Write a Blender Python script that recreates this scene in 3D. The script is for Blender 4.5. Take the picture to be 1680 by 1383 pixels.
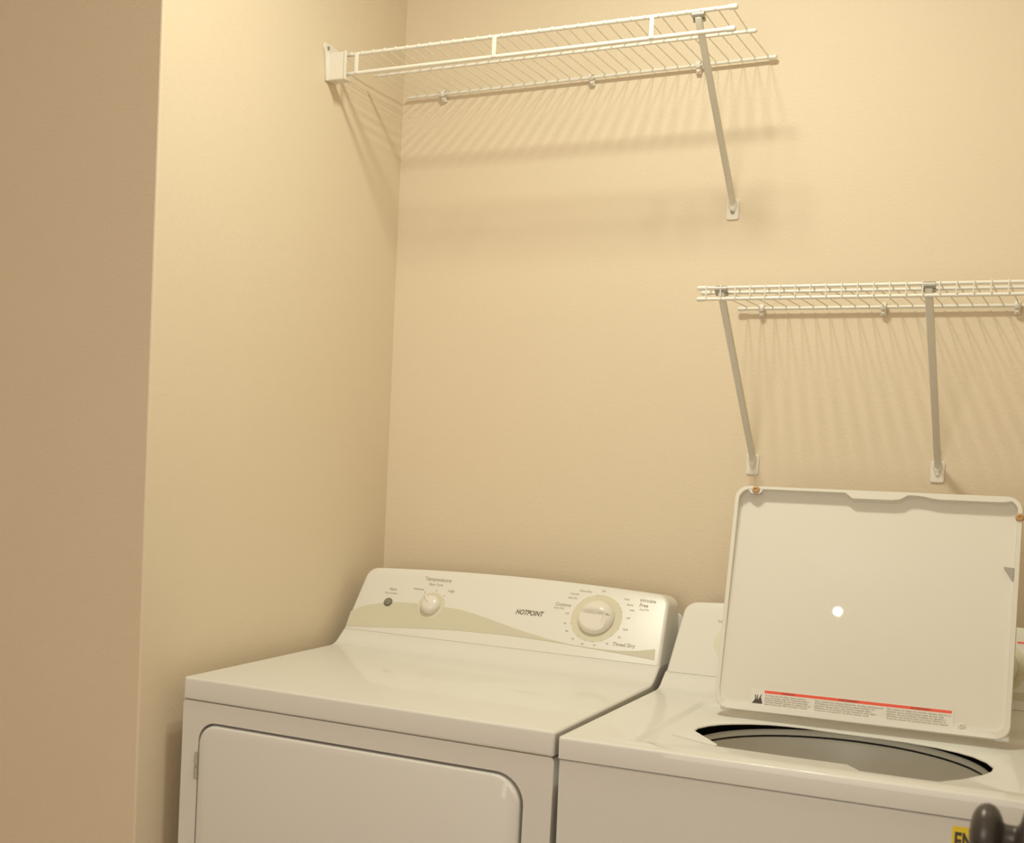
import bpy, bmesh, math, random
from math import sin, cos, pi, radians
from mathutils import Vector, Matrix

# ------------------------------------------------------------------ camera
SC = bpy.context.scene
COL = SC.collection
for o in list(bpy.data.objects):
    bpy.data.objects.remove(o)

def cam_axes(yaw, pitch, roll):
    f = Vector((-sin(yaw)*cos(pitch), cos(yaw)*cos(pitch), sin(pitch)))
    r = Vector((cos(yaw), sin(yaw), 0)); u = r.cross(f)
    return cos(roll)*r + sin(roll)*u, -sin(roll)*r + cos(roll)*u, f
R_, U_, F_ = cam_axes(.4853, -.041, .043)
cd = bpy.data.cameras.new('camera')
cam = bpy.data.objects.new('camera', cd); COL.objects.link(cam)
M = Matrix((R_, U_, -F_)).transposed().to_4x4()
M.translation = Vector((1.4063, -2.5569, 1.3128))
cam.matrix_world = M
cd.sensor_fit = 'HORIZONTAL'; cd.sensor_width = 36
cd.lens = 2111.2/1680*36
cd.shift_x = 169.75/1680; cd.shift_y = 144.59/1680
cd.clip_start = .02; cd.clip_end = 50
cd.dof.use_dof = True; cd.dof.focus_distance = 2.35; cd.dof.aperture_fstop = 7.0
SC.camera = cam

# ------------------------------------------------------------------ light
w = bpy.data.worlds.new('world'); SC.world = w; w.use_nodes = True
w.node_tree.nodes['Background'].inputs[0].default_value = (1, .9, .72, 1)
w.node_tree.nodes['Background'].inputs[1].default_value = .02

def lamp(name, loc, watts, col, rad):
    d = bpy.data.lights.new(name, 'POINT'); d.energy = watts; d.color = col; d.shadow_soft_size = rad
    o = bpy.data.objects.new(name, d); o.location = loc; COL.objects.link(o); return o
# two downward bulbs of one ceiling fitting above the machines
for bx, by in ((.675, -.845), (.805, -.875)):
    d_ = bpy.data.lights.new('ceiling_bulb_light', 'AREA'); d_.shape = 'ELLIPSE'; d_.size = .095; d_.size_y = .17
    d_.energy = 7.15; d_.color = (.99, 1, .82)
    o_ = bpy.data.objects.new('ceiling_bulb_light', d_); o_.location = (bx, by, 2.60); COL.objects.link(o_)
lamp('hall_bulb_light', (.747, -3.0, 2.499), 2.5, (1, .97, .92), .012)
# soft fill panel added behind the camera
d_ = bpy.data.lights.new('room_fill_light', 'AREA'); d_.shape = 'RECTANGLE'; d_.size = 1.5; d_.size_y = 1.3
d_.energy = 24.8; d_.color = (1, .92, .835)
o_ = bpy.data.objects.new('room_fill_light', d_); o_.location = (.80, -3.86, 1.38); o_.rotation_euler = (radians(90), 0, 0); COL.objects.link(o_)

SC.view_settings.view_transform = 'Standard'
SC.view_settings.look = 'None'
SC.view_settings.gamma = 1
SC.view_settings.exposure = 0.0
SC.view_settings.use_curve_mapping = False

# ------------------------------------------------------------------ materials
def mat(name, col, rough=.5, bump=0, bscale=200, coat=0, metal=0, vary=0, spec=.5, detail=3):
    m = bpy.data.materials.new(name); m.use_nodes = True
    nt = m.node_tree; b = nt.nodes['Principled BSDF']
    b.inputs['Base Color'].default_value = (*col, 1)
    b.inputs['Roughness'].default_value = rough
    b.inputs['Metallic'].default_value = metal
    b.inputs['Specular IOR Level'].default_value = spec
    b.inputs['Coat Weight'].default_value = coat
    b.inputs['Coat Roughness'].default_value = .02
    tc = nt.nodes.new('ShaderNodeTexCoord')
    if bump:
        n = nt.nodes.new('ShaderNodeTexNoise'); n.inputs['Scale'].default_value = bscale
        n.inputs['Detail'].default_value = detail
        bp = nt.nodes.new('ShaderNodeBump'); bp.inputs['Strength'].default_value = bump
        bp.inputs['Distance'].default_value = .002
        nt.links.new(tc.outputs['Object'], n.inputs['Vector'])
        nt.links.new(n.outputs['Fac'], bp.inputs['Height'])
        nt.links.new(bp.outputs['Normal'], b.inputs['Normal'])
    if vary:
        n2 = nt.nodes.new('ShaderNodeTexNoise'); n2.inputs['Scale'].default_value = 6
        n2.inputs['Detail'].default_value = 4
        mx = nt.nodes.new('ShaderNodeMix'); mx.data_type = 'RGBA'
        mx.inputs['A'].default_value = (*[c*(1-vary) for c in col], 1)
        mx.inputs['B'].default_value = (*[min(1, c*(1+vary)) for c in col], 1)
        nt.links.new(tc.outputs['Object'], n2.inputs['Vector'])
        nt.links.new(n2.outputs['Fac'], mx.inputs['Factor'])
        nt.links.new(mx.outputs['Result'], b.inputs['Base Color'])
    return m

WALL = mat('beige_orange_peel_paint', (.745, .632, .478), .55, bump=.28, bscale=190, vary=.015, spec=.35)
CEIL = mat('ceiling_paint', (.78, .74, .66), .9, bump=.2, bscale=120)
FLOOR = mat('vinyl_floor', (.48, .43, .37), .45, vary=.12)
ENAMEL = mat('white_enamel', (.75, .735, .695), .42, coat=.5, vary=.008)
LIDM = mat('lid_enamel', (.755, .722, .645), .5, coat=.5, vary=.008, spec=.15)
PLASTIC = mat('white_console_plastic', (.76, .735, .68), .32, vary=.008)
SAGE = mat('sage_print', (.625, .585, .462), .34, vary=.01)
RINGP = mat('ring_print', (.68, .635, .49), .34, vary=.01)
INK = mat('grey_ink', (.42, .38, .285), .5, vary=.05)
LOGO = mat('logo_ink', (.16, .13, .07), .5, vary=.05)
KNOB = mat('knob_plastic', (.78, .73, .66), .22, coat=.3, vary=.008)
BUTTON = mat('grey_button', (.23, .21, .165), .5, vary=.05)
SEAM = mat('brown_seam', (.22, .19, .155), .7, vary=.1)  # brown strip filling the gap between top panel and cabinet
DARK = mat('gap_shade_and_feet', (.012, .011, .012), .7, vary=.1)  # near black: shade of the tub gap put into the colour; also the feet
TUBPL = mat('tub_plastic', (.86, .84, .77), .4, vary=.02)
BASKET = mat('basket_enamel', (.90, .86, .78), .35, vary=.03)
WIRE = mat('white_vinyl_coating', (.80, .775, .70), .3, coat=.2, vary=.01)
BRACE = mat('painted_steel_brace', (.74, .71, .62), .35, vary=.02)
CLIP = mat('white_clip_plastic', (.78, .74, .66), .35, vary=.01)
STEEL = mat('dull_steel', (.40, .38, .33), .4, metal=.6, vary=.05)
HINGE = mat('hinge_steel', (.46, .43, .37), .4, metal=.3, vary=.08)
BUMPER = mat('tan_rubber', (.50, .30, .13), .5, vary=.15)
RED = mat('red_print', (.86, .10, .045), .4, vary=.03)
DKRED = mat('dark_red_print', (.48, .07, .035), .4, vary=.03)
LABELP = mat('label_paper', (.765, .735, .66), .4, vary=.01)
FINE = mat('fine_print_ink', (.42, .38, .31), .5, vary=.05)
BLACKINK = mat('black_ink', (.06, .045, .035), .5, vary=.1)
YELLOW = mat('yellow_label', (.88, .66, .02), .45, vary=.03)
BRONZE = mat('oil_rubbed_bronze', (.075, .064, .057), .34, metal=.35, vary=.2, bump=.05, bscale=300)
DOORP = mat('white_door_paint', (.75, .72, .66), .4, vary=.01)

# ------------------------------------------------------------------ helpers
def obj(name, bm, m, parent=None, smooth=40, bevel=0, seg=2, kind=None, label=None, lim=35):
    me = bpy.data.meshes.new(name)
    bmesh.ops.recalc_face_normals(bm, faces=bm.faces)
    bm.to_mesh(me); bm.free()
    for p in me.polygons: p.use_smooth = True
    me.set_sharp_from_angle(angle=radians(smooth))
    me.materials.append(m)
    o = bpy.data.objects.new(name, me); COL.objects.link(o)
    if parent: o.parent = parent
    if bevel:
        b = o.modifiers.new('bevel', 'BEVEL'); b.width = bevel; b.segments = seg
        b.limit_method = 'ANGLE'; b.angle_limit = radians(lim); b.harden_normals = False
    if kind: o['kind'] = kind
    if label: o['label'] = label
    return o

def thing(name, label, cat, loc=(0, 0, 0), rot=(0, 0, 0), group=None):
    o = bpy.data.objects.new(name, None); COL.objects.link(o)
    o.empty_display_size = .1
    o.location = loc; o.rotation_euler = rot
    o['label'] = label; o['category'] = cat
    if group: o['group'] = group
    return o

def box(bm, a, b):
    vs = [bm.verts.new((x, y, z)) for x in (a[0], b[0]) for y in (a[1], b[1]) for z in (a[2], b[2])]
    for f in ((0, 1, 3, 2), (4, 6, 7, 5), (0, 4, 5, 1), (2, 3, 7, 6), (0, 2, 6, 4), (1, 5, 7, 3)):
        bm.faces.new([vs[i] for i in f])

def tube(bm, pts, r, n=8, flat=None):
    pts = [Vector(p) for p in pts]; rings = []
    t0 = (pts[1]-pts[0]).normalized()
    ref = Vector((0, 0, 1)) if abs(t0.z) < .9 else Vector((1, 0, 0))
    for i, p in enumerate(pts):
        if i == 0: t = t0
        elif i == len(pts)-1: t = (pts[i]-pts[i-1]).normalized()
        else: t = ((pts[i]-pts[i-1]).normalized()+(pts[i+1]-pts[i]).normalized()).normalized()
        a = (ref - t*ref.dot(t)).normalized(); b = t.cross(a); ref = a
        ra, rb = flat or (r, r)
        rings.append([bm.verts.new(p + a*ra*cos(2*pi*k/n) + b*rb*sin(2*pi*k/n)) for k in range(n)])
    for A, B in zip(rings, rings[1:]):
        for k in range(n):
            bm.faces.new((A[k], A[(k+1) % n], B[(k+1) % n], B[k]))
    bm.faces.new(rings[0][::-1]); bm.faces.new(rings[-1])

def lathe(bm, prof, mtx=Matrix(), n=40, fn=None, cap=True):
    rings = []
    for r, h in prof:
        ring = []
        for k in range(n):
            a = 2*pi*k/n
            x, y, z = r*cos(a), r*sin(a), h
            if fn: x, y, z = fn(x, y, z)
            ring.append(bm.verts.new(mtx @ Vector((x, y, z))))
        rings.append(ring)
    for A, B in zip(rings, rings[1:]):
        for k in range(n):
            bm.faces.new((A[k], A[(k+1) % n], B[(k+1) % n], B[k]))
    if cap:
        bm.faces.new(rings[0][::-1]); bm.faces.new(rings[-1])

def rrect(x0, y0, x1, y1, rad, n=8):
    """rounded rectangle, counter-clockwise from lower left; rad = (ll, lr, ur, ul)"""
    if not isinstance(rad, (tuple, list)): rad = (rad,)*4
    out = []
    for (cx, cy, sx, sy, a0), r in zip(((x0, y0, 1, 1, pi), (x1, y0, -1, 1, 1.5*pi), (x1, y1, -1, -1, 0), (x0, y1, 1, -1, .5*pi)), rad):
        for k in range(n+1):
            a = a0 + .5*pi*k/n
            out.append((cx+sx*r+r*cos(a), cy+sy*r+r*sin(a)))
    return out

def ring(bm, pts, fn): return [bm.verts.new(fn(*p)) for p in pts]
def bridge(bm, A, B):
    n = len(A)
    for k in range(n): bm.faces.new((A[k], A[(k+1) % n], B[(k+1) % n], B[k]))
def edges_of(bm, L):
    es = []
    n = len(L)
    for k in range(n):
        e = bm.edges.get((L[k], L[(k+1) % n]))
        es.append(e or bm.edges.new((L[k], L[(k+1) % n])))
    return es
def fill(bm, *loops):
    es = []
    for L in loops: es += edges_of(bm, L)
    bmesh.ops.triangle_fill(bm, edges=es, use_beauty=True, use_dissolve=False)

def plate(bm, poly, fn0, fn1):
    """solid between outline mapped by fn0 and the same outline mapped by fn1"""
    A = ring(bm, poly, fn0); B = ring(bm, poly, fn1)
    bm.faces.new(A); bm.faces.new(B[::-1]); bridge(bm, A, B)

def text(name, s, size, mtx, m, parent, align='CENTER', shear=0, xs=1, bold=0, space=1):
    c = bpy.data.curves.new(name, 'FONT'); c.body = s; c.size = size
    c.align_x = align; c.align_y = 'CENTER'; c.shear = shear; c.offset = bold
    c.space_character = space
    c.extrude = .00012; c.resolution_u = 3
    t = bpy.data.objects.new(name, c); COL.objects.link(t)
    dg = bpy.context.evaluated_depsgraph_get(); dg.update()
    me = bpy.data.meshes.new_from_object(t.evaluated_get(dg))
    bpy.data.objects.remove(t)
    me.transform(mtx @ Matrix.Diagonal((xs, 1, 1, 1)))
    me.materials.clear(); me.materials.append(m); me.name = name
    o = bpy.data.objects.new(name, me); COL.objects.link(o); o.parent = parent
    return o

def copy_part(o, loc):
    c = o.copy(); COL.objects.link(c); c.parent = o.parent; c.location = loc; return c

# ------------------------------------------------------------------ room
def struct(name, a, b, m, bevel=0):
    bm = bmesh.new(); box(bm, a, b)
    o = obj(name, bm, m, bevel=bevel, seg=3); o['kind'] = 'structure'; return o
XR = 1.52; XL = -1.3; YF = -3.9; H = 2.74; YA = -.842
struct('floor', (XL-.12, YF-.12, -.1), (XR+.12, .12, 0), FLOOR)
struct('ceiling', (XL-.12, YF-.12, H), (XR+.12, .12, H+.1), CEIL)
struct('wall_back', (-.002, 0, 0), (XR, .12, H), WALL)
# alcove side wall and the wall that returns to the left are one boarded corner
struct('wall_left', (XL, YA, 0), (0, .12, H), WALL, bevel=.004)
struct('wall_right', (XR, YF, 0), (XR+.12, .12, H), WALL)
struct('wall_far_left', (XL-.12, YF, 0), (XL, YA, H), WALL)
struct('wall_front', (XL-.12, YF-.12, 0), (XR+.12, YF, H), WALL)

# ------------------------------------------------------------------ dryer and washer frames
DRY_LOC, DRY_ROT = (.0342, -.7725, .0023), (0, .0065, .0158)
WSH_LOC, WSH_ROT = (.7358, -.7615, -.0022), (0, -.0065, .0057)
W_ = .6828
A0, A1 = .5418, .8406                    # direction up the leaning console face (depth, height)

def console_fn(z0):
    def CP(u, s, h=0): return Vector((u, .5508+s*A0-h*A1, z0+s*A1+h*A0))
    return CP
def console_mtx(CP, u, s, rot=0, h=0):
    m = Matrix(((1, 0, 0), (0, A0, -A1), (0, A1, A0))).to_4x4()
    m.translation = CP(u, s, h)
    return m @ Matrix.Rotation(rot, 4, 'Z')

def top_profile(zt, zc, flat_end=.492):
    """closed side profile (v, z) of the top panel: flat, then a riser curving up to the console"""
    p = [(0, .8755), (0, zt-.0045), (.0004, zt-.0026), (.0014, zt-.0010), (.003, zt-.0002), (.0045, zt)]
    q = [(flat_end, zt), (flat_end+.014, zt+.0012), (flat_end+.027, zt+.006), (flat_end+.038, zt+.0135), (.5508, zc-.0008), (.575, zc+.002)]
    return p, q, [(.695, zc+.002), (.695, .8755)]

def side_fill(bm, prof_l): bm.faces.new(prof_l)

def sweep_u(bm, prof, u0, u1, skip=None):
    A = [bm.verts.new((u0, v, z)) for v, z in prof]; B = [bm.verts.new((u1, v, z)) for v, z in prof]
    n = len(prof)
    for k in range(n):
        if skip is not None and k == skip: continue
        bm.faces.new((A[k], A[(k+1) % n], B[(k+1) % n], B[k]))
    bm.faces.new(A[::-1]); bm.faces.new(B)
    return A, B

def make_console(root, z0, name='control_panel'):
    CP = console_fn(z0)
    bm = bmesh.new()
    o = []
    o += [(0, 0), (W_, 0)]
    rr = .026
    def topc(u): return .1500+.012*(1-((u-W_/2)/(W_/2))**2)
    ur, ul = W_-.008, .009
    # right corner
    for k in range(9):
        a = .5*pi*k/8
        o.append((ur-rr+rr*cos(a), topc(ur-rr)-rr+rr*sin(a)))
    for k in range(1, 12):
        u = ur-rr-(ur-ul-2*rr)*k/12; o.append((u, topc(u)))
    for k in range(9):
        a = .5*pi+.5*pi*k/8
        o.append((ul+rr+rr*cos(a), topc(ul+rr)-rr+rr*sin(a)))
    # front loops with a rounded rim, then straight back
    cu = W_/2
    def shrink(d):
        return [(cu+(u-cu)*(1-d/(W_/2)), s if s == 0 else s-d*(s/.15)) for u, s in o]
    L0 = [bm.verts.new(CP(u, s, 0)) for u, s in shrink(.006)]
    L1 = [bm.verts.new(CP(u, s, -.0012)) for u, s in shrink(.0025)]
    L2 = [bm.verts.new(CP(u, s, -.0045)) for u, s in shrink(.0006)]
    L3 = [bm.verts.new(CP(u, s, -.008)) for u, s in o]
    L4 = []
    for u, s in o:
        p = CP(u, s, -.008); L4.append(bm.verts.new((u, .69, p.z-.004*(s > .1))))
    bm.faces.new(L0)
    for X, Y in ((L0, L1), (L1, L2), (L2, L3), (L3, L4)): bridge(bm, X, Y)
    bm.faces.new(L4[::-1])
    return CP, obj(name, bm, PLASTIC, root, smooth=50)

def disc_decal(name, CP, u, s, r0, r1, m, parent, h=.0003, n=48):
    bm = bmesh.new()
    mt = console_mtx(CP, u, s)
    prof = [(r0, -.0004), (r0, h), (r1, h), (r1, -.0004)]
    rings = [[bm.verts.new(mt @ Vector((r*cos(2*pi*k/n), r*sin(2*pi*k/n), z))) for k in range(n)] for r, z in prof]
    for A, B in zip(rings, rings[1:]+rings[:1]): bridge(bm, A, B)
    return obj(name, bm, m, parent)

def pointer_knob(CP, u, s, parent, ang):
    bm = bmesh.new(); mt = console_mtx(CP, u, s)
    lathe(bm, [(.0205, .0), (.0212, .004), (.0205, .009), (.0185, .0135), (.0145, .0165), (.008, .0182), (.0015, .0186)], mt)
    # raised teardrop pointer
    mp = console_mtx(CP, u, s, ang)
    prof = []
    N = 14
    loops = []
    for h, sc in ((.002, 1.0), (.0135, .96), (.0185, .8), (.0205, .5)):
        L = []
        for k in range(N):
            t = 2*pi*k/N
            x = .0105+.0165*cos(t); y = .0062*sin(t)*(1-.55*(cos(t)*.5+.5))
            L.append(bm.verts.new(mp @ Vector((.008+(x-.008)*sc, y*sc, h))))
        loops.append(L)
    for A, B in zip(loops, loops[1:]): bridge(bm, A, B)
    bm.faces.new(loops[0][::-1]); bm.faces.new(loops[-1])
    return obj('selector_knob', bm, KNOB, parent, smooth=45)

def cycle_knob(CP, u, s, parent):
    bm = bmesh.new(); mt = console_mtx(CP, u, s)
    def fn(x, y, z):
        # the grip: a broad flat hollow across the lower face of the dome
        t = min(1, max(0, (.0085-y)/.006)); lim = .0142
        if z > lim: z = z-(z-lim)*t*t*(3-2*t)*min(1, max(0, (.021-x)/.004))
        return x, y, z
    prof = [(.0352, 0), (.0365, .0018), (.0365, .0045), (.0355, .0075), (.0335, .0115), (.0305, .0152), (.0265, .0182), (.022, .0204), (.017, .0219), (.012, .0229), (.007, .0234), (.0025, .0236)]
    lathe(bm, prof, mt, n=56, fn=fn)
    o = obj('cycle_knob', bm, KNOB, parent, smooth=60)
    return o

def marks(CP, pts, parent, r=.0011, name='dial_mark'):
    bm = bmesh.new()
    for u, s in pts:
        lathe(bm, [(r, -.0002), (r, .0004)], console_mtx(CP, u, s), n=8)
    o = obj(name, bm, LOGO, parent); o['kind'] = 'stuff'
    return o

# ------------------------------------------------------------------ DRYER
dry = thing('clothes_dryer', 'white clothes dryer with round dials and a front door, left of the washer', 'dryer', DRY_LOC, DRY_ROT)
# cabinet with a recessed door opening in its front sheet
bm = bmesh.new()
Wd = W_
fy = .0015
outer = rrect(.0, .03, Wd, .8743, .006, 2)
hole = rrect(.0345, .2, .6375, .8405, (.03, .045, .047, .034), 8)
f0 = ring(bm, outer, lambda x, z: (x, fy, z)); h0 = ring(bm, hole, lambda x, z: (x, fy, z))
fill(bm, f0, h0)
hin = ring(bm, hole, lambda x, z: (x, fy+.0025, z)); bridge(bm, h0, hin)
h1 = ring(bm, hole, lambda x, z: (x, .028, z)); bridge(bm, hin, h1); bm.faces.new(h1)
fb = ring(bm, outer, lambda x, z: (x, .69, z)); bridge(bm, f0, fb); bm.faces.new(fb)
obj('cabinet', bm, ENAMEL, dry, smooth=30)
bm = bmesh.new(); box(bm, (.003, .0035, .873), (Wd-.003, .68, .877))
obj('seam', bm, SEAM, dry)
for x, y in ((.05, .05), (Wd-.05, .05), (.05, .63), (Wd-.05, .63)):
    bm = bmesh.new(); lathe(bm, [(.018, 0), (.02, .004), (.012, .012), (.012, .031)], Matrix.Translation((x, y, 0)), 16)
    obj('levelling_foot', bm, DARK, dry)
# top panel
bm = bmesh.new()
p, q, r = top_profile(.914, .944)
sweep_u(bm, p+q+r, 0, Wd)
obj('top_panel', bm, ENAMEL, dry, smooth=32, bevel=.004, seg=3, lim=60)
# door
bm = bmesh.new()
din = rrect(.0365, .202, .6325, .8365, (.03, .045, .045, .033), 8)
def insets(poly, d):
    cx = sum(a for a, b in poly)/len(poly); cy = sum(b for a, b in poly)/len(poly)
    return [(cx+(a-cx)*(1-d/.3), cy+(b-cy)*(1-d/.32)) for a, b in poly]
D0 = ring(bm, insets(din, .0045), lambda x, z: (x, -.0015, z))
D1 = ring(bm, insets(din, .002), lambda x, z: (x, -.0005, z))
D2 = ring(bm, insets(din, .0005), lambda x, z: (x, .002, z))
D3 = ring(bm, din, lambda x, z: (x, .0045, z)); D4 = ring(bm, din, lambda x, z: (x, .025, z))
bm.faces.new(D0)
for X, Y in ((D0, D1), (D1, D2), (D2, D3), (D3, D4)): bridge(bm, X, Y)
bm.faces.new(D4[::-1])
ddoor = obj('door', bm, ENAMEL, dry, smooth=50)
bm = bmesh.new()
box(bm, (.0300, -.0015, .739), (.0372, .006, .786))
for k, z in enumerate((.7405, .7655)):
    lathe(bm, [(.0032, 0), (.0032, .019)], Matrix.Translation((.0335, -.0018, z)), 12)
obj('hinge', bm, HINGE, ddoor, label='grey steel hinge on the left edge of the dryer door')
# console
CP, dcon = make_console(dry, .944)
# rear closing plate that shows beside the console
bm = bmesh.new(); plate(bm, rrect(.004, .89, Wd+.001, 1.03, .012, 5), lambda x, z: (x, .690, z), lambda x, z: (x, .698, z))
obj('rear_plate', bm, ENAMEL, dry, bevel=.001)
# sage wave print
up = [(.004, .040), (.02, .051), (.041, .060), (.075, .069), (.11, .0735), (.14, .0742), (.167, .0735), (.21, .0735), (.251, .0715), (.295, .063), (.338, .053), (.395, .0395), (.449, .0292), (.50, .0227), (.538, .0205), (.57, .0203), (.60, .0212), (.634, .0252), (.668, .033)]
lo = [(.671, .0112), (.60, .0165), (.538, .0198), (.50, .0222), (.449, .0247), (.40, .0262), (.345, .0268), (.26, .0250), (.183, .0205), (.09, .0128), (.004, .0055)]
bm = bmesh.new(); plate(bm, up+lo, lambda u, s: CP(u, s, .00025), lambda u, s: CP(u, s, -.0005))
obj('wave_print', bm, SAGE, dcon, label='sage green wave printed along the foot of the control panel')
# fine crease under the printed overlay
bm = bmesh.new()
crease = [(u, s) for u, s in lo]
tube(bm, [CP(u, s-.0008, 0) for u, s in crease], .0005, 5)
obj('overlay_edge', bm, SAGE, dcon)
# temperature selector
TU, TS = .1835, .0735
disc_decal('dial_ring', CP, TU, TS, .0035, .0300, RINGP, dcon, label if False else .0004)
pointer_knob(CP, TU, TS, dcon, radians(128))
marks(CP, [(TU-.0235, TS+.0290), (TU+.0015, TS+.0350), (TU+.0225, TS+.0255)], dcon)
text('lettering', 'Temperature', .0115, console_mtx(CP, .1815, .1345, 0, .0004), INK, dcon, bold=.00015)
text('lettering', 'Delicate', .0072, console_mtx(CP, .1440, .1085, 0, .0004), INK, dcon)
text('lettering', 'Easy Care', .0078, console_mtx(CP, .1800, .1225, 0, .0004), INK, dcon)
text('lettering', 'High', .0078, console_mtx(CP, .2190, .1110, 0, .0004), INK, dcon)
text('lettering', 'Start', .0088, console_mtx(CP, .0855, .1020, 0, .0004), INK, dcon, bold=.0001)
text('lettering', 'Push to Start', .0056, console_mtx(CP, .0835, .0925, 0, .0004), INK, dcon)
# start button
bm = bmesh.new(); lathe(bm, [(.0098, -.0004), (.0098, .0012), (.0088, .0020), (.0076, .0010), (.0073, .0030), (.005, .0036), (.001, .0037)], console_mtx(CP, .0836, .0705), 32)
obj('start_button', bm, BUTTON, dcon, label='dark grey round start button')
# brand plate lettering
text('lettering', 'HOTPOINT', .0152, console_mtx(CP, .4000, .0800, 0, .0004), LOGO, dcon, shear=.25, xs=.74, bold=.0003)
# cycle selector
CU, CS = .5395, .0845
disc_decal('dial_ring', CP, CU, CS, .0035, .0515, RINGP, dcon, .0004, 64)
cycle_knob(CP, CU, CS, dcon)
bm = bmesh.new(); mt = console_mtx(CP, CU, CS)
vs = [bm.verts.new(mt @ Vector(p)) for p in ((.0235, .0052, .0199), (.0305, .002, .0166), (.0235, -.0012, .0199), (.0235, .0052, .0185), (.0305, .002, .0150), (.0235, -.0012, .0185))]
for f in ((0, 1, 2), (5, 4, 3), (0, 3, 4, 1), (1, 4, 5, 2), (2, 5, 3, 0)): bm.faces.new([vs[i] for i in f])
obj('pointer_mark', bm, INK, dcon)
ticks = []
for a in (100, 122, 131, 45, 32, 22, -20, -42, -66, -86, -103, -124, -143, -160):
    ticks.append((CU+.0510*cos(radians(a)), CS+.0510*sin(radians(a))))
marks(CP, ticks, dcon, .0009)
text('lettering', 'Cottons', .0098, console_mtx(CP, .4660, .1065, 0, .0004), INK, dcon, bold=.00012)
text('lettering', 'Auto Dry', .0056, console_mtx(CP, .4590, .0985, 0, .0004), INK, dcon)
text('lettering', 'Wrinkle', .0098, console_mtx(CP, .6330, .1325, 0, .0004), INK, dcon, bold=.00012)
text('lettering', 'Free', .0098, console_mtx(CP, .6270, .1220, 0, .0004), INK, dcon, bold=.00012)
text('lettering', 'Auto Dry', .0050, console_mtx(CP, .6300, .1130, 0, .0004), INK, dcon)
text('lettering', 'Timed Dry', .0100, console_mtx(CP, .6060, .0340, 0, .0004), INK, dcon, bold=.00015)
for s_, u, s, z in (('More Dry', .505, .141, .0062), ('Normal', .484, .1325, .0056), ('Less Dry', .482, .1235, .0056), ('Off', .541, .1445, .0056),
                    ('Cool', .591, .1320, .0056), ('Extra', .600, .1205, .0056), ('Less', .606, .1095, .0056), ('Off', .602, .0915, .0056),
                    ('Fluff', .602, .0665, .0056), ('20', .594, .049, .0056), ('40', .573, .033, .0056), ('50', .549, .0265, .0056), ('60', .524, .0265, .0056),
                    ('70', .503, .0345, .0056), ('80', .487, .050, .0056), ('90', .479, .066, .0056), ('Off', .478, .088, .0056)):
    text('lettering', s_, z, console_mtx(CP, u, s, 0, .0004), INK, dcon)

# ------------------------------------------------------------------ WASHER
wsh = thing('washing_machine', 'white top loading washing machine with its lid standing open', 'washing machine', WSH_LOC, WSH_ROT)
bm = bmesh.new()
outer = rrect(.0, .03, Wd, .8743, .006, 2)
f0 = ring(bm, outer, lambda x, z: (x, fy, z)); fb = ring(bm, outer, lambda x, z: (x, .69, z))
f2 = ring(bm, outer, lambda x, z: (x, fy, z))
bm.free()
bm = bmesh.new()
# open-topped cabinet sheet so the tub well stays hollow
ol = [(0, fy), (Wd, fy), (Wd, .69), (0, .69)]
il = [(.012, fy+.012), (Wd-.012, fy+.012), (Wd-.012, .678), (.012, .678)]
a = ring(bm, ol, lambda x, y: (x, y, .03)); b = ring(bm, ol, lambda x, y: (x, y, .8743))
c = ring(bm, il, lambda x, y: (x, y, .8743)); d = ring(bm, il, lambda x, y: (x, y, .05))
bridge(bm, a, b); bridge(bm, b, c); bridge(bm, c, d); bm.faces.new(a); bm.faces.new(d)
obj('cabinet', bm, ENAMEL, wsh, smooth=30, bevel=.003)
bm = bmesh.new()
ol2 = [(.003, .0035), (Wd-.003, .0035), (Wd-.003, .68), (.003, .68)]; il2 = [(.02, .02), (Wd-.02, .02), (Wd-.02, .66), (.02, .66)]
L = [ring(bm, P, (lambda zz: (lambda x, y: (x, y, zz)))(zz)) for P, zz in ((ol2, .8725), (ol2, .8775), (il2, .8775), (il2, .8725))]
for X, Y in zip(L, L[1:]+L[:1]): bridge(bm, X, Y)
obj('seam', bm, SEAM, wsh)
for x, y in ((.05, .05), (Wd-.05, .05), (.05, .63), (Wd-.05, .63)):
    bm = bmesh.new(); lathe(bm, [(.018, .0022), (.02, .006), (.012, .014), (.012, .031)], Matrix.Translation((x, y, 0)), 16)
    obj('levelling_foot', bm, DARK, wsh)
# top panel with lid recess and tub opening
ZT = .908; ZC = .936; ZR = .9015
bm = bmesh.new()
p, q, r = top_profile(ZT, ZC)
q = [(v, z-.0003 if i > 3 else z) for i, (v, z) in enumerate(q)]
prof = p+q+r
n_ = len(prof)
A = [bm.verts.new((0, v, z)) for v, z in prof]; B = [bm.verts.new((Wd, v, z)) for v, z in prof]
kt = len(p)-1
for k in range(n_-1):
    if k == kt: continue
    bm.faces.new((A[k], A[k+1], B[k+1], B[k]))
bm.faces.new(A[::-1]); bm.faces.new(B)
rec = rrect(.0955, .048, .632, .440, (.012, .012, .02, .02), 6)
rec2 = [(.364+(x-.364)*(1-.011/.27), .244+(y-.244)*(1-.011/.196)) for x, y in rec]
rec1 = [((3*a_[0]+b_[0])/4, (3*a_[1]+b_[1])/4) for a_, b_ in zip(rec, rec2)]
rec3 = [((a_[0]+3*b_[0])/4, (a_[1]+3*b_[1])/4) for a_, b_ in zip(rec, rec2)]
R0 = ring(bm, rec, lambda x, y: (x, y, ZT)); R1 = ring(bm, rec1, lambda x, y: (x, y, ZT-.0009))
R3 = ring(bm, rec3, lambda x, y: (x, y, ZR+.0009)); R2 = ring(bm, rec2, lambda x, y: (x, y, ZR))
bridge(bm, R0, R1); bridge(bm, R1, R3); bridge(bm, R3, R2)
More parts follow.
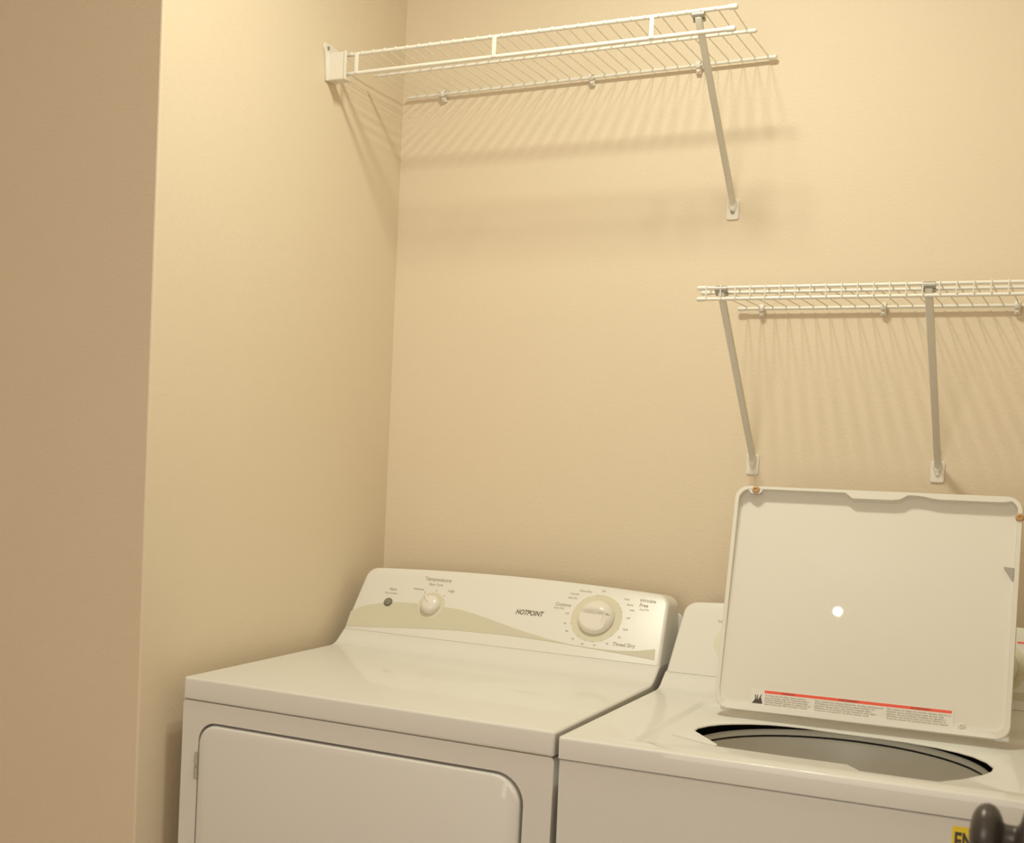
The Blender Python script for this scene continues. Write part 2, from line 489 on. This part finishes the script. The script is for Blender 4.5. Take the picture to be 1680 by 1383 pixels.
fill(bm, [A[kt], A[kt+1], B[kt+1], B[kt]], R0)
op = [(.144, .2007), (.1422, .2401), (.1518, .2715), (.165, .2945), (.1814, .3129), (.205, .332), (.2333, .3472), (.26, .354), (.2895, .3565), (.3302, .352), (.3681, .350), (.4096, .3495), (.4502, .3456), (.4959, .3319), (.527, .3155), (.5501, .2961), (.571, .264), (.5819, .2296), (.581, .198), (.5726, .1695), (.55, .122), (.5191, .079), (.47, .0765), (.4163, .0785), (.3949, .1096), (.3057, .1092), (.2065, .1133), (.175, .157)]
# keep the little funnel corner of the opening sharp but ease everything else
O0 = ring(bm, op, lambda x, y: (x, y, ZR))
oc = (.362, .225)
def shr(d): return [(oc[0]+(x-oc[0])*(1-d/.2), oc[1]+(y-oc[1])*(1-d/.14)) for x, y in op]
O1 = ring(bm, shr(.0022), lambda x, y: (x, y, ZR-.0008)); O2 = ring(bm, shr(.0032), lambda x, y: (x, y, ZR-.0022))
O3 = ring(bm, shr(.0030), lambda x, y: (x, y, ZR-.0034)); O4 = ring(bm, op, lambda x, y: (x, y, ZR-.0038))
fill(bm, R2, O0)
bridge(bm, O0, O1); bridge(bm, O1, O2); bridge(bm, O2, O3); bridge(bm, O3, O4)
# underside of the sheet so that the edge reads as metal
U0 = ring(bm, [(.003, .003), (Wd-.003, .003), (Wd-.003, .69), (.003, .69)], lambda x, y: (x, y, ZR-.0038))
fill(bm, U0, O4)
obj('top_panel', bm, ENAMEL, wsh, smooth=32, bevel=0)
# bleach funnel lip at the front left corner of the opening
bm = bmesh.new()
fl = [(.128, .150), (.2055, .1085), (.2085, .1150), (.146, .2035), (.137, .196), (.127, .165)]
plate(bm, fl, lambda x, y: (x, y, ZR+.0032), lambda x, y: (x, y, ZR-.007))
obj('bleach_funnel', bm, ENAMEL, wsh, bevel=.0022, seg=3, smooth=50)
# tub and basket
TC = Matrix.Translation((.3560, .250, .0185)) @ Matrix.Diagonal((.944, .944, 1, 1))
bm = bmesh.new()
prof = [(.2355, .8475), (.2355, .8570), (.2342, .8582), (.2325, .8572), (.2315, .8545), (.2312, .8495), (.2330, .8485)]
rr_ = [[bm.verts.new(TC @ Vector((r*cos(2*pi*k/72), r*sin(2*pi*k/72), z))) for k in range(72)] for r, z in prof]
for X, Y in zip(rr_, rr_[1:]+rr_[:1]): bridge(bm, X, Y)
obj('tub_ring', bm, TUBPL, wsh, smooth=50)
bm = bmesh.new()
lathe(bm, [(.247, .842), (.240, .8455), (.2325, .8450), (.2308, .8425), (.2308, .836), (.2298, .834), (.2298, .56), (.21, .52), (.08, .50), (.05, .52), (.045, .60), (.02, .62), (.001, .62)], TC, 72, cap=False)
obj('basket', bm, BASKET, wsh, smooth=40)
bm = bmesh.new()
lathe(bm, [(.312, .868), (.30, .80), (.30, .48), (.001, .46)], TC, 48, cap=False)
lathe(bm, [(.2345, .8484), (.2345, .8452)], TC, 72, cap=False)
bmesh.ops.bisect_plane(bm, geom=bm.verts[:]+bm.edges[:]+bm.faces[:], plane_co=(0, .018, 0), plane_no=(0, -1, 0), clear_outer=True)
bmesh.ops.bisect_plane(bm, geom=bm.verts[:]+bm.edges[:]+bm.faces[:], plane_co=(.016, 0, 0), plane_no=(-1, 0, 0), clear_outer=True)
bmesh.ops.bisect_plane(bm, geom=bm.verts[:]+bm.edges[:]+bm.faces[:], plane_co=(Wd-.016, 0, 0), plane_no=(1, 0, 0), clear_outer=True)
obj('outer_tub', bm, DARK, wsh, smooth=40, label='outer tub coloured near black for the shade in the gap around the basket ring')
# console
WCP, wcon = make_console(wsh, .9358)
bm = bmesh.new(); plate(bm, rrect(.004, .89, Wd, 1.03, .012, 5), lambda x, z: (x, .690, z), lambda x, z: (x, .698, z))
obj('rear_plate', bm, ENAMEL, wsh, bevel=.001)
disc_decal('dial_ring', WCP, .1175, .071, .0035, .0390, RINGP, wcon, .0004)
pointer_knob(WCP, .1175, .071, wcon, radians(90))
text('lettering', 'Load Size', .0088, console_mtx(WCP, .0960, .1135, 0, .0004), INK, wcon, bold=.0001)
disc_decal('dial_ring', WCP, .5560, .075, .0035, .0500, RINGP, wcon, .0004, 64)
cycle_knob(WCP, .5560, .075, wcon)
text('lettering', 'Cycle', .0098, console_mtx(WCP, .556, .137, 0, .0004), INK, wcon)
bm = bmesh.new(); plate(bm, [(.588, .1225), (.612, .1225), (.612, .1260), (.588, .1260)], lambda u, s: WCP(u, s, .0004), lambda u, s: WCP(u, s, -.0003))
obj('red_mark', bm, RED, wcon)
wlo = [(.671, .0112), (.60, .0165), (.538, .0198), (.50, .0222), (.449, .0247)]
wup = [(.449, .0252), (.50, .0262), (.538, .0275), (.60, .032), (.671, .041)]
bm = bmesh.new(); plate(bm, wup+wlo, lambda u, s: WCP(u, s, .00025), lambda u, s: WCP(u, s, -.0005))
obj('wave_print', bm, SAGE, wcon)

# lid, standing open: local (x along the hinge, y up the lid, z toward the viewer)
LW, LH = .4535, .3865
yaw_l, lean = radians(1.55), radians(15)
ex = Vector((cos(yaw_l), sin(yaw_l), 0)); eu = Vector((-sin(yaw_l)*sin(lean), cos(yaw_l)*sin(lean), cos(lean)))
en = ex.cross(eu)
LM = Matrix((ex, eu, en)).transposed().to_4x4(); LM.translation = Vector((.1405, .3525, .9165))
bm = bmesh.new()
def lp(x, y, z): return LM @ Vector((x, y, z))
outl = rrect(0, 0, LW, LH, (.024, .022, .024, .022), 8)
# densify the straight edges
def dens(poly, step=.012):
    out = []
    for (a, b), (c, d) in zip(poly, poly[1:]+poly[:1]):
        L_ = math.hypot(c-a, d-b); n = max(1, int(L_/step))
        for k in range(n): out.append((a+(c-a)*k/n, b+(d-b)*k/n))
    return out
outl = dens(outl)
def sstep(a, b, x): t = min(1, max(0, (x-a)/(b-a))); return t*t*(3-2*t)
def rim_w(x, y):
    # width of the face of the rim: narrow, with the finger lip at the top edge
    return .0052
def inner(x, y):
    i = .0055
    nx = min(max(x, i*1.3), LW-i*1.3); ny = min(max(y, .011), LH-i)
    # rounded inner corners
    rc = .02
    cx = min(max(nx, i*1.3+rc), LW-i*1.3-rc); cy = min(max(ny, .011+rc), LH-i-rc)
    dx, dy = nx-cx, ny-cy; dd = math.hypot(dx, dy)
    if dx and dy and dd > rc: nx, ny = cx+dx*rc/dd, cy+dy*rc/dd
    if y > LH-.012:
        bmp = (sstep(.182, .192, x)-sstep(.266, .277, x))*.0095       # finger lip
        bmp += (sstep(.295, .33, x)-sstep(.425, .440, x))*.0052       # slack sag of the rolled edge
        ny -= bmp
    return nx, ny
def depth(y): return .0030+.0125*min(1, max(0, (y-.010)/(LH-.016)))
inn = [inner(x, y) for x, y in outl]
def lift(y): return -.004*(1-sstep(0, .03, y))
K0 = [bm.verts.new(lp(x, y, -.017)) for x, y in outl]
K1 = [bm.verts.new(lp(x, y, -.003)) for x, y in outl]
K2 = [bm.verts.new(lp(x*.995+LW*.0025, y*.995+LH*.0025, 0)) for x, y in outl]
K3 = [bm.verts.new(lp(x, y, .0002)) for x, y in inn]
def inoff(x, y, d):
    # move a point of the inner outline inwards by about d
    nx, ny = x, y
    dl, dr_, db, dt = x, LW-x, y, LH-y
    nx += d*max(0, 1-max(0, dl-.0075)/.03) - d*max(0, 1-max(0, dr_-.0075)/.03)
    ny += d*max(0, 1-max(0, db-.011)/.03) - d*max(0, 1-max(0, dt-.0055)/.03)
    return nx, ny
def kp(p, d, k):
    x, y = inoff(*p, d)
    return bm.verts.new(lp(x, y, -depth(y)*k))
K4 = [kp(p_, .0012, .80) for p_ in inn]
K5 = [kp(p_, .0045, 1) for p_ in inn]
bk = [bm.verts.new(lp(x+(LW/2-x)*.02, y+(LH/2-y)*.02, -.0195)) for x, y in outl]
for X, Y in ((K0, K1), (K1, K2), (K2, K3), (K3, K4), (K4, K5), (bk, K0)): bridge(bm, X, Y)
bm.faces.new(bk[::-1])
# the inner sheet is one flat face
K6 = [kp(p_, .0070, 1) for p_ in inn]
bridge(bm, K5, K6); bm.faces.new(K6)
lid = obj('lid', bm, LIDM, wsh, smooth=38)
# hinge foot under the lid
for x in (.010, LW-.022):
    bm = bmesh.new(); tube(bm, [lp(x, .004, -.013), lp(x+.02, .004, -.013)], .0055, 12)
    obj('hinge', bm, ENAMEL, lid)
# screws / bumpers
def bumper(x, y, m, nm, r=.0052, z=-.001):
    bm = bmesh.new()
    mt = LM @ Matrix.Translation((x, y, z))
    lathe(bm, [(r*1.15, -.008), (r*1.15, 0), (r, .0022), (r*.5, .0032), (r*.42, .0016), (.0004, .0016)], mt, 20)
    return obj(nm, bm, m, lid)
bumper(.0350, LH-.0070, BUMPER, 'bumper', .0056, .0005).__setitem__('label', 'tan bumper at the top left corner of the lid')
bumper(LW-.0045, LH-.0340, BUMPER, 'bumper', .0056, .0005).__setitem__('label', 'tan bumper near the top right corner of the lid')
bumper(.384, .0145, LIDM, 'screw', .0048, -.0015)
for x in (.0345,):
    bm = bmesh.new(); plate(bm, [(x-.0150, LH-.0040), (x-.0065, LH-.0135), (x+.0065, LH-.0135), (x+.0150, LH-.0040)], lambda a, b: lp(a, b, -.0005), lambda a, b: lp(a, b, -.004))
    obj('bumper_tab', bm, ENAMEL, lid)
bm = bmesh.new()
tri = [(.4300, .2725), (.4455, .2715), (.4440, .2500)]
plate(bm, tri, lambda a, b: lp(a, b, -.0080), lambda a, b: lp(a, b, -.0165))
obj('switch_strike', bm, STEEL, lid, label='small grey wedge near the right edge of the lid')

# warning sticker, on the sheet just above the foot of the lid
def sheet_z(y): return -depth(y)
STK = Matrix((( 1, 0, 0), (0, 1, 0), (0, 0, 1))).to_4x4()
y0, y1 = .0075, .0405
z_lo, z_hi = sheet_z(.010)+.0005, sheet_z(.039)+.0005
tilt = math.atan2(z_hi-z_lo, .029)
SB = LM @ Matrix.Translation((0, .008, z_lo)) @ Matrix.Rotation(tilt, 4, 'X')
def sp(x, y, z=0): return SB @ Vector((x, y, z))
SX0, SX1 = .0815, .3690
bm = bmesh.new(); plate(bm, [(.0600, -.0005), (SX1+.003, -.0005), (SX1+.003, .0305), (.0600, .0305)], lambda a, b: sp(a, b, .0003), lambda a, b: sp(a, b, -.0003))
stk = obj('warning_sticker', bm, LABELP, lid, label='warning sticker with a red bar and three columns of fine print')
bm = bmesh.new(); plate(bm, [(SX0, .0242), (SX1, .0242), (SX1, .0288), (SX0, .0288)], lambda a, b: sp(a, b, .0005), lambda a, b: sp(a, b, 0))
obj('red_bar', bm, RED, stk)
def smx(x, y): return SB @ Matrix.Translation((x, y, .0007))
for s_, x in (('WARNING', .1190), ('AVERTISSEMENT', .2140), ('ADVERTENCIA', .3230)):
    text('lettering', s_, .0044, smx(x, .0265), DKRED, stk, bold=.00022)
para = (('To reduce the risk of fire, electric shock or',
         'injury to persons, read the instructions before',
         'using this appliance. Do not wash articles that',
         'have been soaked in gasoline or solvents. Do not',
         'reach into the tub while the basket is moving.',
         'Never let children play on or in the washer.'),
        ('Pour reduire les risques d\'incendie, de choc electrique ou',
         'de blessure, lire les instructions avant d\'utiliser cet',
         'appareil. Ne pas laver des articles trempes dans',
         'l\'essence ou un solvant. Ne pas mettre la main dans',
         'la cuve en mouvement. Ne jamais laisser jouer',
         'les enfants sur la laveuse.'),
        ('Para reducir el riesgo de incendio, choque electrico o',
         'lesiones, lea las instrucciones antes de usar este',
         'aparato. No lave articulos mojados con gasolina o',
         'solventes. No meta la mano en la tina mientras se',
         'mueve la canasta. No permita que los ninos jueguen',
         'encima o dentro de la lavadora.'))
for (x0_, x1_), lines in zip(((.0825, .1570), (.1625, .2680), (.2735, .3680)), para):
    t = text('fine_print', '\n'.join(lines), .0033, smx(x0_, .0), FINE, stk, align='LEFT')
    xs_ = [v.co for v in t.data.vertices]
    inv = smx(x0_, .0).inverted()
    loc = [inv @ c_ for c_ in xs_]
    wx = max(c_.x for c_ in loc); wy0 = min(c_.y for c_ in loc); wy1 = max(c_.y for c_ in loc)
    sx, sy = (x1_-x0_)/wx, .0215/(wy1-wy0)
    fm = smx(x0_, .0)
    for v, c_ in zip(t.data.vertices, loc):
        v.co = fm @ Vector((c_.x*sx, .0008+(c_.y-wy0)*sy, c_.z))
# hazard pictogram: dark triangle with a hand and flame shape above
bm = bmesh.new()
for poly in ([(.0625, .0030), (.0795, .0030), (.0770, .0125), (.0725, .0095), (.0690, .0105), (.0665, .0085)],
             [(.0668, .0085), (.0690, .0080), (.0688, .0150), (.0672, .0175), (.0655, .0165), (.0672, .0150)],
             [(.0702, .0095), (.0722, .0095), (.0712, .0175), (.0700, .0175)],
             [(.0728, .0105), (.0755, .0110), (.0775, .0180), (.0765, .0185)]):
    plate(bm, poly, lambda a, b: sp(a, b+.003, .0006), lambda a, b: sp(a, b+.003, 0))
obj('pictogram', bm, BLACKINK, stk)

# energy label on the washer front
bm = bmesh.new()
lx0, lx1, lz0, lz1 = .5445, .6780, .680, .8640
plate(bm, rrect(lx0, lz0, lx1, lz1, .002, 2), lambda x, z: (x, fy-.0006, z), lambda x, z: (x, fy+.0004, z))
el = obj('energy_label', bm, YELLOW, wsh, label='yellow energy label on the front of the washer')
FM = Matrix(((1, 0, 0), (0, 0, -1), (0, 1, 0))).to_4x4()
def fmx(x, z): m = FM.copy(); m.translation = Vector((x, fy-.0008, z)); return m
text('lettering', 'U.S. Government   Federal law prohibits removal', .0050, fmx((lx0+lx1)/2, .8600), BLACKINK, el, xs=.95)
t = text('lettering', 'ENERGYGUIDE', .0310, fmx(lx0+.0025, .8440), BLACKINK, el, align='LEFT', bold=.0009, xs=.60)
text('lettering', 'Clothes Washer\nCapacity: Standard', .0075, fmx(lx0+.006, .812), BLACKINK, el, align='LEFT')
text('lettering', 'Estimated Yearly Operating Cost', .0068, fmx((lx0+lx1)/2, .785), BLACKINK, el)

# ------------------------------------------------------------------ WIRE SHELVES
def add_rod(root, x0, x1, y, z0, z1, r, name, caps=(True, True), m=WIRE):
    bm = bmesh.new(); tube(bm, [(x0, y, z0), (x1, y, z1)], r, 12)
    o = obj(name, bm, m, root)
    for x, z, c in ((x0, z0, caps[0]), (x1, z1, caps[1])):
        if not c: continue
        s = 1 if x == x1 else -1
        bm = bmesh.new()
        lathe(bm, [(r*1.28, -.012), (r*1.36, -.001), (r*1.2, .0022), (r*.6, .0036), (.0003, .004)], Matrix.Translation((x, y, z)) @ Matrix.Rotation(s*pi/2, 4, 'Y'), 14)
        obj('end_cap', bm, WIRE, o)
    return o

def wall_clip(root, x, z, y=-.0121, r=.0034):
    bm = bmesh.new()
    # a moulded saddle that hooks over the rod, on a small base screwed to the wall
    hook = []
    for k in range(9):
        a = radians(-60+k*36)
        hook.append((x, y+.0065*cos(a)*-1, z+.0065*sin(a)))
    tube(bm, hook, .0030, 8, flat=(.0026, .0056))
    box(bm, (x-.0050, -.0100, z-.0155), (x+.0050, -.0002, z-.0020))
    lathe(bm, [(.0048, 0), (.0048, .0078), (.0036, .0105), (.0005, .011)], Matrix.Translation((x, -.004, z-.0095)) @ Matrix.Rotation(pi/2, 4, 'X'), 14)
    return obj('wall_clip', bm, CLIP, root, bevel=.0008)

def brace(root, x, ytop, ztop, zfoot, w=.0062, sm=None):
    bm = bmesh.new()
    # folded steel channel: bent at the foot, then straight up to the front rods
    p0 = Vector((x, -.0035, zfoot-.004)); p1 = Vector((x, -.006, zfoot+.008)); p2 = Vector((x, ytop+.006, ztop-.014)); p3 = Vector((x, ytop-.001, ztop-.004))
    path = [p0, p1, p1.lerp(p2, .03), p1.lerp(p2, .5), p2, p3]
    # rolled channel: a flattened tube with a groove
    t = (p2-p1).normalized(); nrm = Vector((0, t.z, -t.y))    # faces down and out
    if nrm.y > 0: nrm = -nrm
    sec = [(-w, .0025), (-w*.8, -.0028), (-w*.35, -.0036), (w*.35, -.0036), (w*.8, -.0028), (w, .0025), (w*.72, .0025), (w*.45, -.0016), (-w*.45, -.0016), (-w*.72, .0025)]
    rings = []
    for p_ in path:
        rings.append([bm.verts.new(p_ + Vector((a, 0, 0)) - nrm*b) for a, b in sec])
    for A_, B_ in zip(rings, rings[1:]): bridge(bm, A_, B_)
    bm.faces.new(rings[0][::-1]); bm.faces.new(rings[-1])
    b_ = obj('brace', bm, BRACE, root, smooth=50)
    # wall foot
    bm = bmesh.new()
    plate(bm, rrect(x-.0122, zfoot-.024, x+.0122, zfoot+.016, .004, 4), lambda a, c: (a, -.0032, c), lambda a, c: (a, -.0002, c))
    # pressed cone that the bar runs into
    L0 = [bm.verts.new((x+a, -.0028, zfoot+c)) for a, c in ((-.0095, .013), (.0095, .013), (.0095, .002), (.004, -.010), (-.004, -.010), (-.0095, .002))]
    L1 = [bm.verts.new((x+a, -.0075, zfoot+c)) for a, c in ((-.006, .013), (.006, .013), (.006, .004), (.002, -.004), (-.002, -.004), (-.006, .004))]
    bridge(bm, L0, L1); bm.faces.new(L1); bm.faces.new(L0[::-1])
    obj('wall_foot', bm, CLIP, b_, bevel=.0010)
    bm = bmesh.new()
    lathe(bm, [(.0042, 0), (.004, .0016), (.0028, .0028), (.0012, .0030), (.001, .0018), (.0002, .0018)], Matrix.Translation((x+.0003, -.0036, zfoot-.0085)) @ Matrix.Rotation(pi/2, 4, 'X'), 16)
    obj('screw', bm, sm or STEEL, b_)
    # steel saddle clip that grips the front rods
    bm = bmesh.new()
    tube(bm, [(x-.0105, ytop, ztop), (x+.0105, ytop, ztop)], .0058, 14)
    tube(bm, [(x-.0105, ytop+.008, ztop-.007), (x+.0105, ytop+.008, ztop-.007)], .0036, 10)
    obj('rod_clip', bm, STEEL, b_)
    return b_

I_ = .0254
# ---- upper shelf: front rod with a hanging rod below it
up_ = thing('wire_shelf', 'short white wire shelf with hanging rod, mounted high in the left corner', 'shelf', (0, 0, 2.1154), (0, -.0078*-1 if False else 0, 0), 'white wire shelves on the back wall')
TUs = .0078
XU = .8091
def zu(x): return (x-XU)*TUs
def zuf(x): return (x-XU)*.0012          # the front edge hangs a little more level than the back
def zum(x): return (x-XU)*.0046
YB, YFr, YM = -.0121, -.3093, -.1885
add_rod(up_, .0175, .8225, YB, zu(.0175), zu(.8225), .0034, 'back_rod', (False, True))
add_rod(up_, .0330, .8240, YM, zum(.033)-.0048, zum(.824)-.0048, .0032, 'middle_rod', (False, True))
add_rod(up_, .0060, .8190, YFr, zuf(.006), zuf(.819), .0040, 'front_rod', (False, True))
add_rod(up_, .0060, .8170, YFr, zuf(.006)-.0375, zuf(.817)-.0375, .0040, 'hanging_rod', (False, True))
# one wire, shared by all
bm = bmesh.new()
rw = .00115
tube(bm, [(0, YB+.0018, -.0032), (0, YB+.0034, -.0005), (0, YB+.0022, .0030), (0, YB-.004, .0032), (0, YM, .0003), (0, YFr+.006, .0042), (0, YFr, .0049), (0, YFr-.0042, .0022), (0, YFr-.0044, -.0012)], rw, 6)
wire0 = obj('wire', bm, WIRE, up_)
wire0.location = (XU, 0, 0)
for k in range(1, 32):
    x = XU-k*I_
    c_ = copy_part(wire0, (x, 0, zu(x))); c_.rotation_euler = (-(zuf(x)-zu(x))/.297, 0, 0)
# straps between front rod and hanging rod
bm = bmesh.new(); box(bm, (-.0042, YFr-.0052, -.0395), (.0042, YFr-.0022, .0025))
strap = obj('strap', bm, WIRE, up_, bevel=.001)
strap.location = (.0615, 0, zuf(.0615))
for x in (.3632, .6705): copy_part(strap, (x, 0, zuf(x)))
for x in (.1065, .4490, .6725): wall_clip(up_, x, zu(x))
brace(up_, .7535, YFr+.0005, zuf(.7535)-.0060, 1.8315-2.1154, .0066)
# wall bracket holding the two rods at the left end
bm = bmesh.new()
zz = zuf(0)
tabp = [(-.3300, -.0515), (-.2950, -.0500), (-.2850, .004), (-.2790, .0140), (-.292, .0190), (-.312, .0220), (-.334, .0225), (-.3430, .0190), (-.3440, .010), (-.3370, .002)]
plate(bm, tabp, lambda y, z: (.0002, y, z+zz), lambda y, z: (.0032, y, z+zz))
fr = rrect(.001, -.0500, .0440, .0030, (.001, .002, .002, .001), 4)
plate(bm, fr, lambda x, z: (x, -.3265, z+zz), lambda x, z: (x, -.3235, z+zz))
box(bm, (.0015, -.3262, -.0515+zz), (.0440, -.2980, -.0485+zz))
box(bm, (.0420, -.3290, -.0530+zz), (.0450, -.3215, .0045+zz))
box(bm, (.0010, -.3310, -.0525+zz), (.0060, -.3235, .0040+zz))
wb = obj('end_bracket', bm, CLIP, up_, bevel=.0012)
bm = bmesh.new(); lathe(bm, [(.0042, 0), (.0036, .0016), (.0012, .0018), (.001, .0008), (.0002, .0008)], Matrix.Translation((.0034, -.3275, .0125+zz)) @ Matrix.Rotation(pi/2, 4, 'Y'), 14)
obj('screw', bm, STEEL, wb)

# ---- lower shelf: close front lip
lo_ = thing('wire_shelf', 'long white wire shelf with two braces, above the washer lid', 'shelf', (0, 0, 1.6308), (0, 0, 0), 'white wire shelves on the back wall')
TL = -.0025
XLo = .7935
def zl(x): return (x-XLo)*TL
YFl, YMl = -.3093, -.2790
x1 = XR-.004
add_rod(lo_, XLo-.0150, x1, YB, zl(XLo), zl(x1), .0033, 'back_rod', (True, False))
add_rod(lo_, XLo-.0145, x1, YMl, zl(XLo)-.0046, zl(x1)-.0046, .0030, 'middle_rod', (True, False))
add_rod(lo_, XLo-.0135, x1, YFl, zl(XLo), zl(x1), .0031, 'front_rod', (True, False))
add_rod(lo_, XLo-.0135, x1, YFl, zl(XLo)-.0192, zl(x1)-.0192, .0031, 'lip_rod', (True, False))
bm = bmesh.new()
tube(bm, [(0, YB+.0018, -.0032), (0, YB+.0034, -.0005), (0, YB+.0022, .0030), (0, YB-.004, .0036), (0, YMl, -.0003), (0, YFl+.005, .0030), (0, YFl, .0041), (0, YFl-.0036, .0022), (0, YFl-.0042, -.002), (0, YFl-.0042, -.0215)], rw*1.05, 6)
wire1 = obj('wire', bm, WIRE, lo_)
wire1.location = (XLo, 0, 0)
for k in range(1, 29):
    x = XLo+k*I_
    if x > x1-.004: break
    copy_part(wire1, (x, 0, zl(x)))
for x in (.8230, 1.0485, 1.2750): wall_clip(lo_, x, zl(x))
for x in (.8190, 1.1575): brace(lo_, x, YFl+.0005, zl(x)-.0025, 1.3310-1.6308, .0066, CLIP)

# ------------------------------------------------------------------ open door at the right with its dark knob
bm = bmesh.new()
dxy = lambda y: 1.373+.04*(-1.15-y)
ol = [(dxy(-1.09), -1.09), (dxy(-1.09)+.035, -1.09+.0014), (dxy(-1.85)+.035, -1.85+.0014), (dxy(-1.85), -1.85)]
a = ring(bm, ol, lambda x, y: (x, y, .012)); b = ring(bm, ol, lambda x, y: (x, y, 2.03))
bm.faces.new(a); bm.faces.new(b[::-1]); bridge(bm, a, b)
dr = obj('door_1', bm, DOORP, bevel=.002); dr['kind'] = 'structure'
KP = Vector((1.3352, -1.1620, .9625))
ky = KP.y; kx = dxy(ky)
KM = Matrix.Translation((kx, ky, KP.z)) @ Matrix.Rotation(-pi/2+.04, 4, 'Y')   # +Z of the knob points to -X
dist = kx-KP.x
bm = bmesh.new()
lathe(bm, [(.0335, .0), (.0335, .003), (.030, .006), (.016, .009), (.0130, .0105), (.0122, .0135), (.0122, .0210), (.0135, .0235), (.0190, .0258), (.0245, .0290), (.0280, .0330), (.0294, .0375), (.0290, .0420), (.0268, .0462), (.0225, .0497), (.016, .0521), (.009, .0532), (.0008, .0535)], KM, 48)
kn = obj('door_knob', bm, BRONZE, dr, smooth=60, label='dark bronze round knob of the open door')
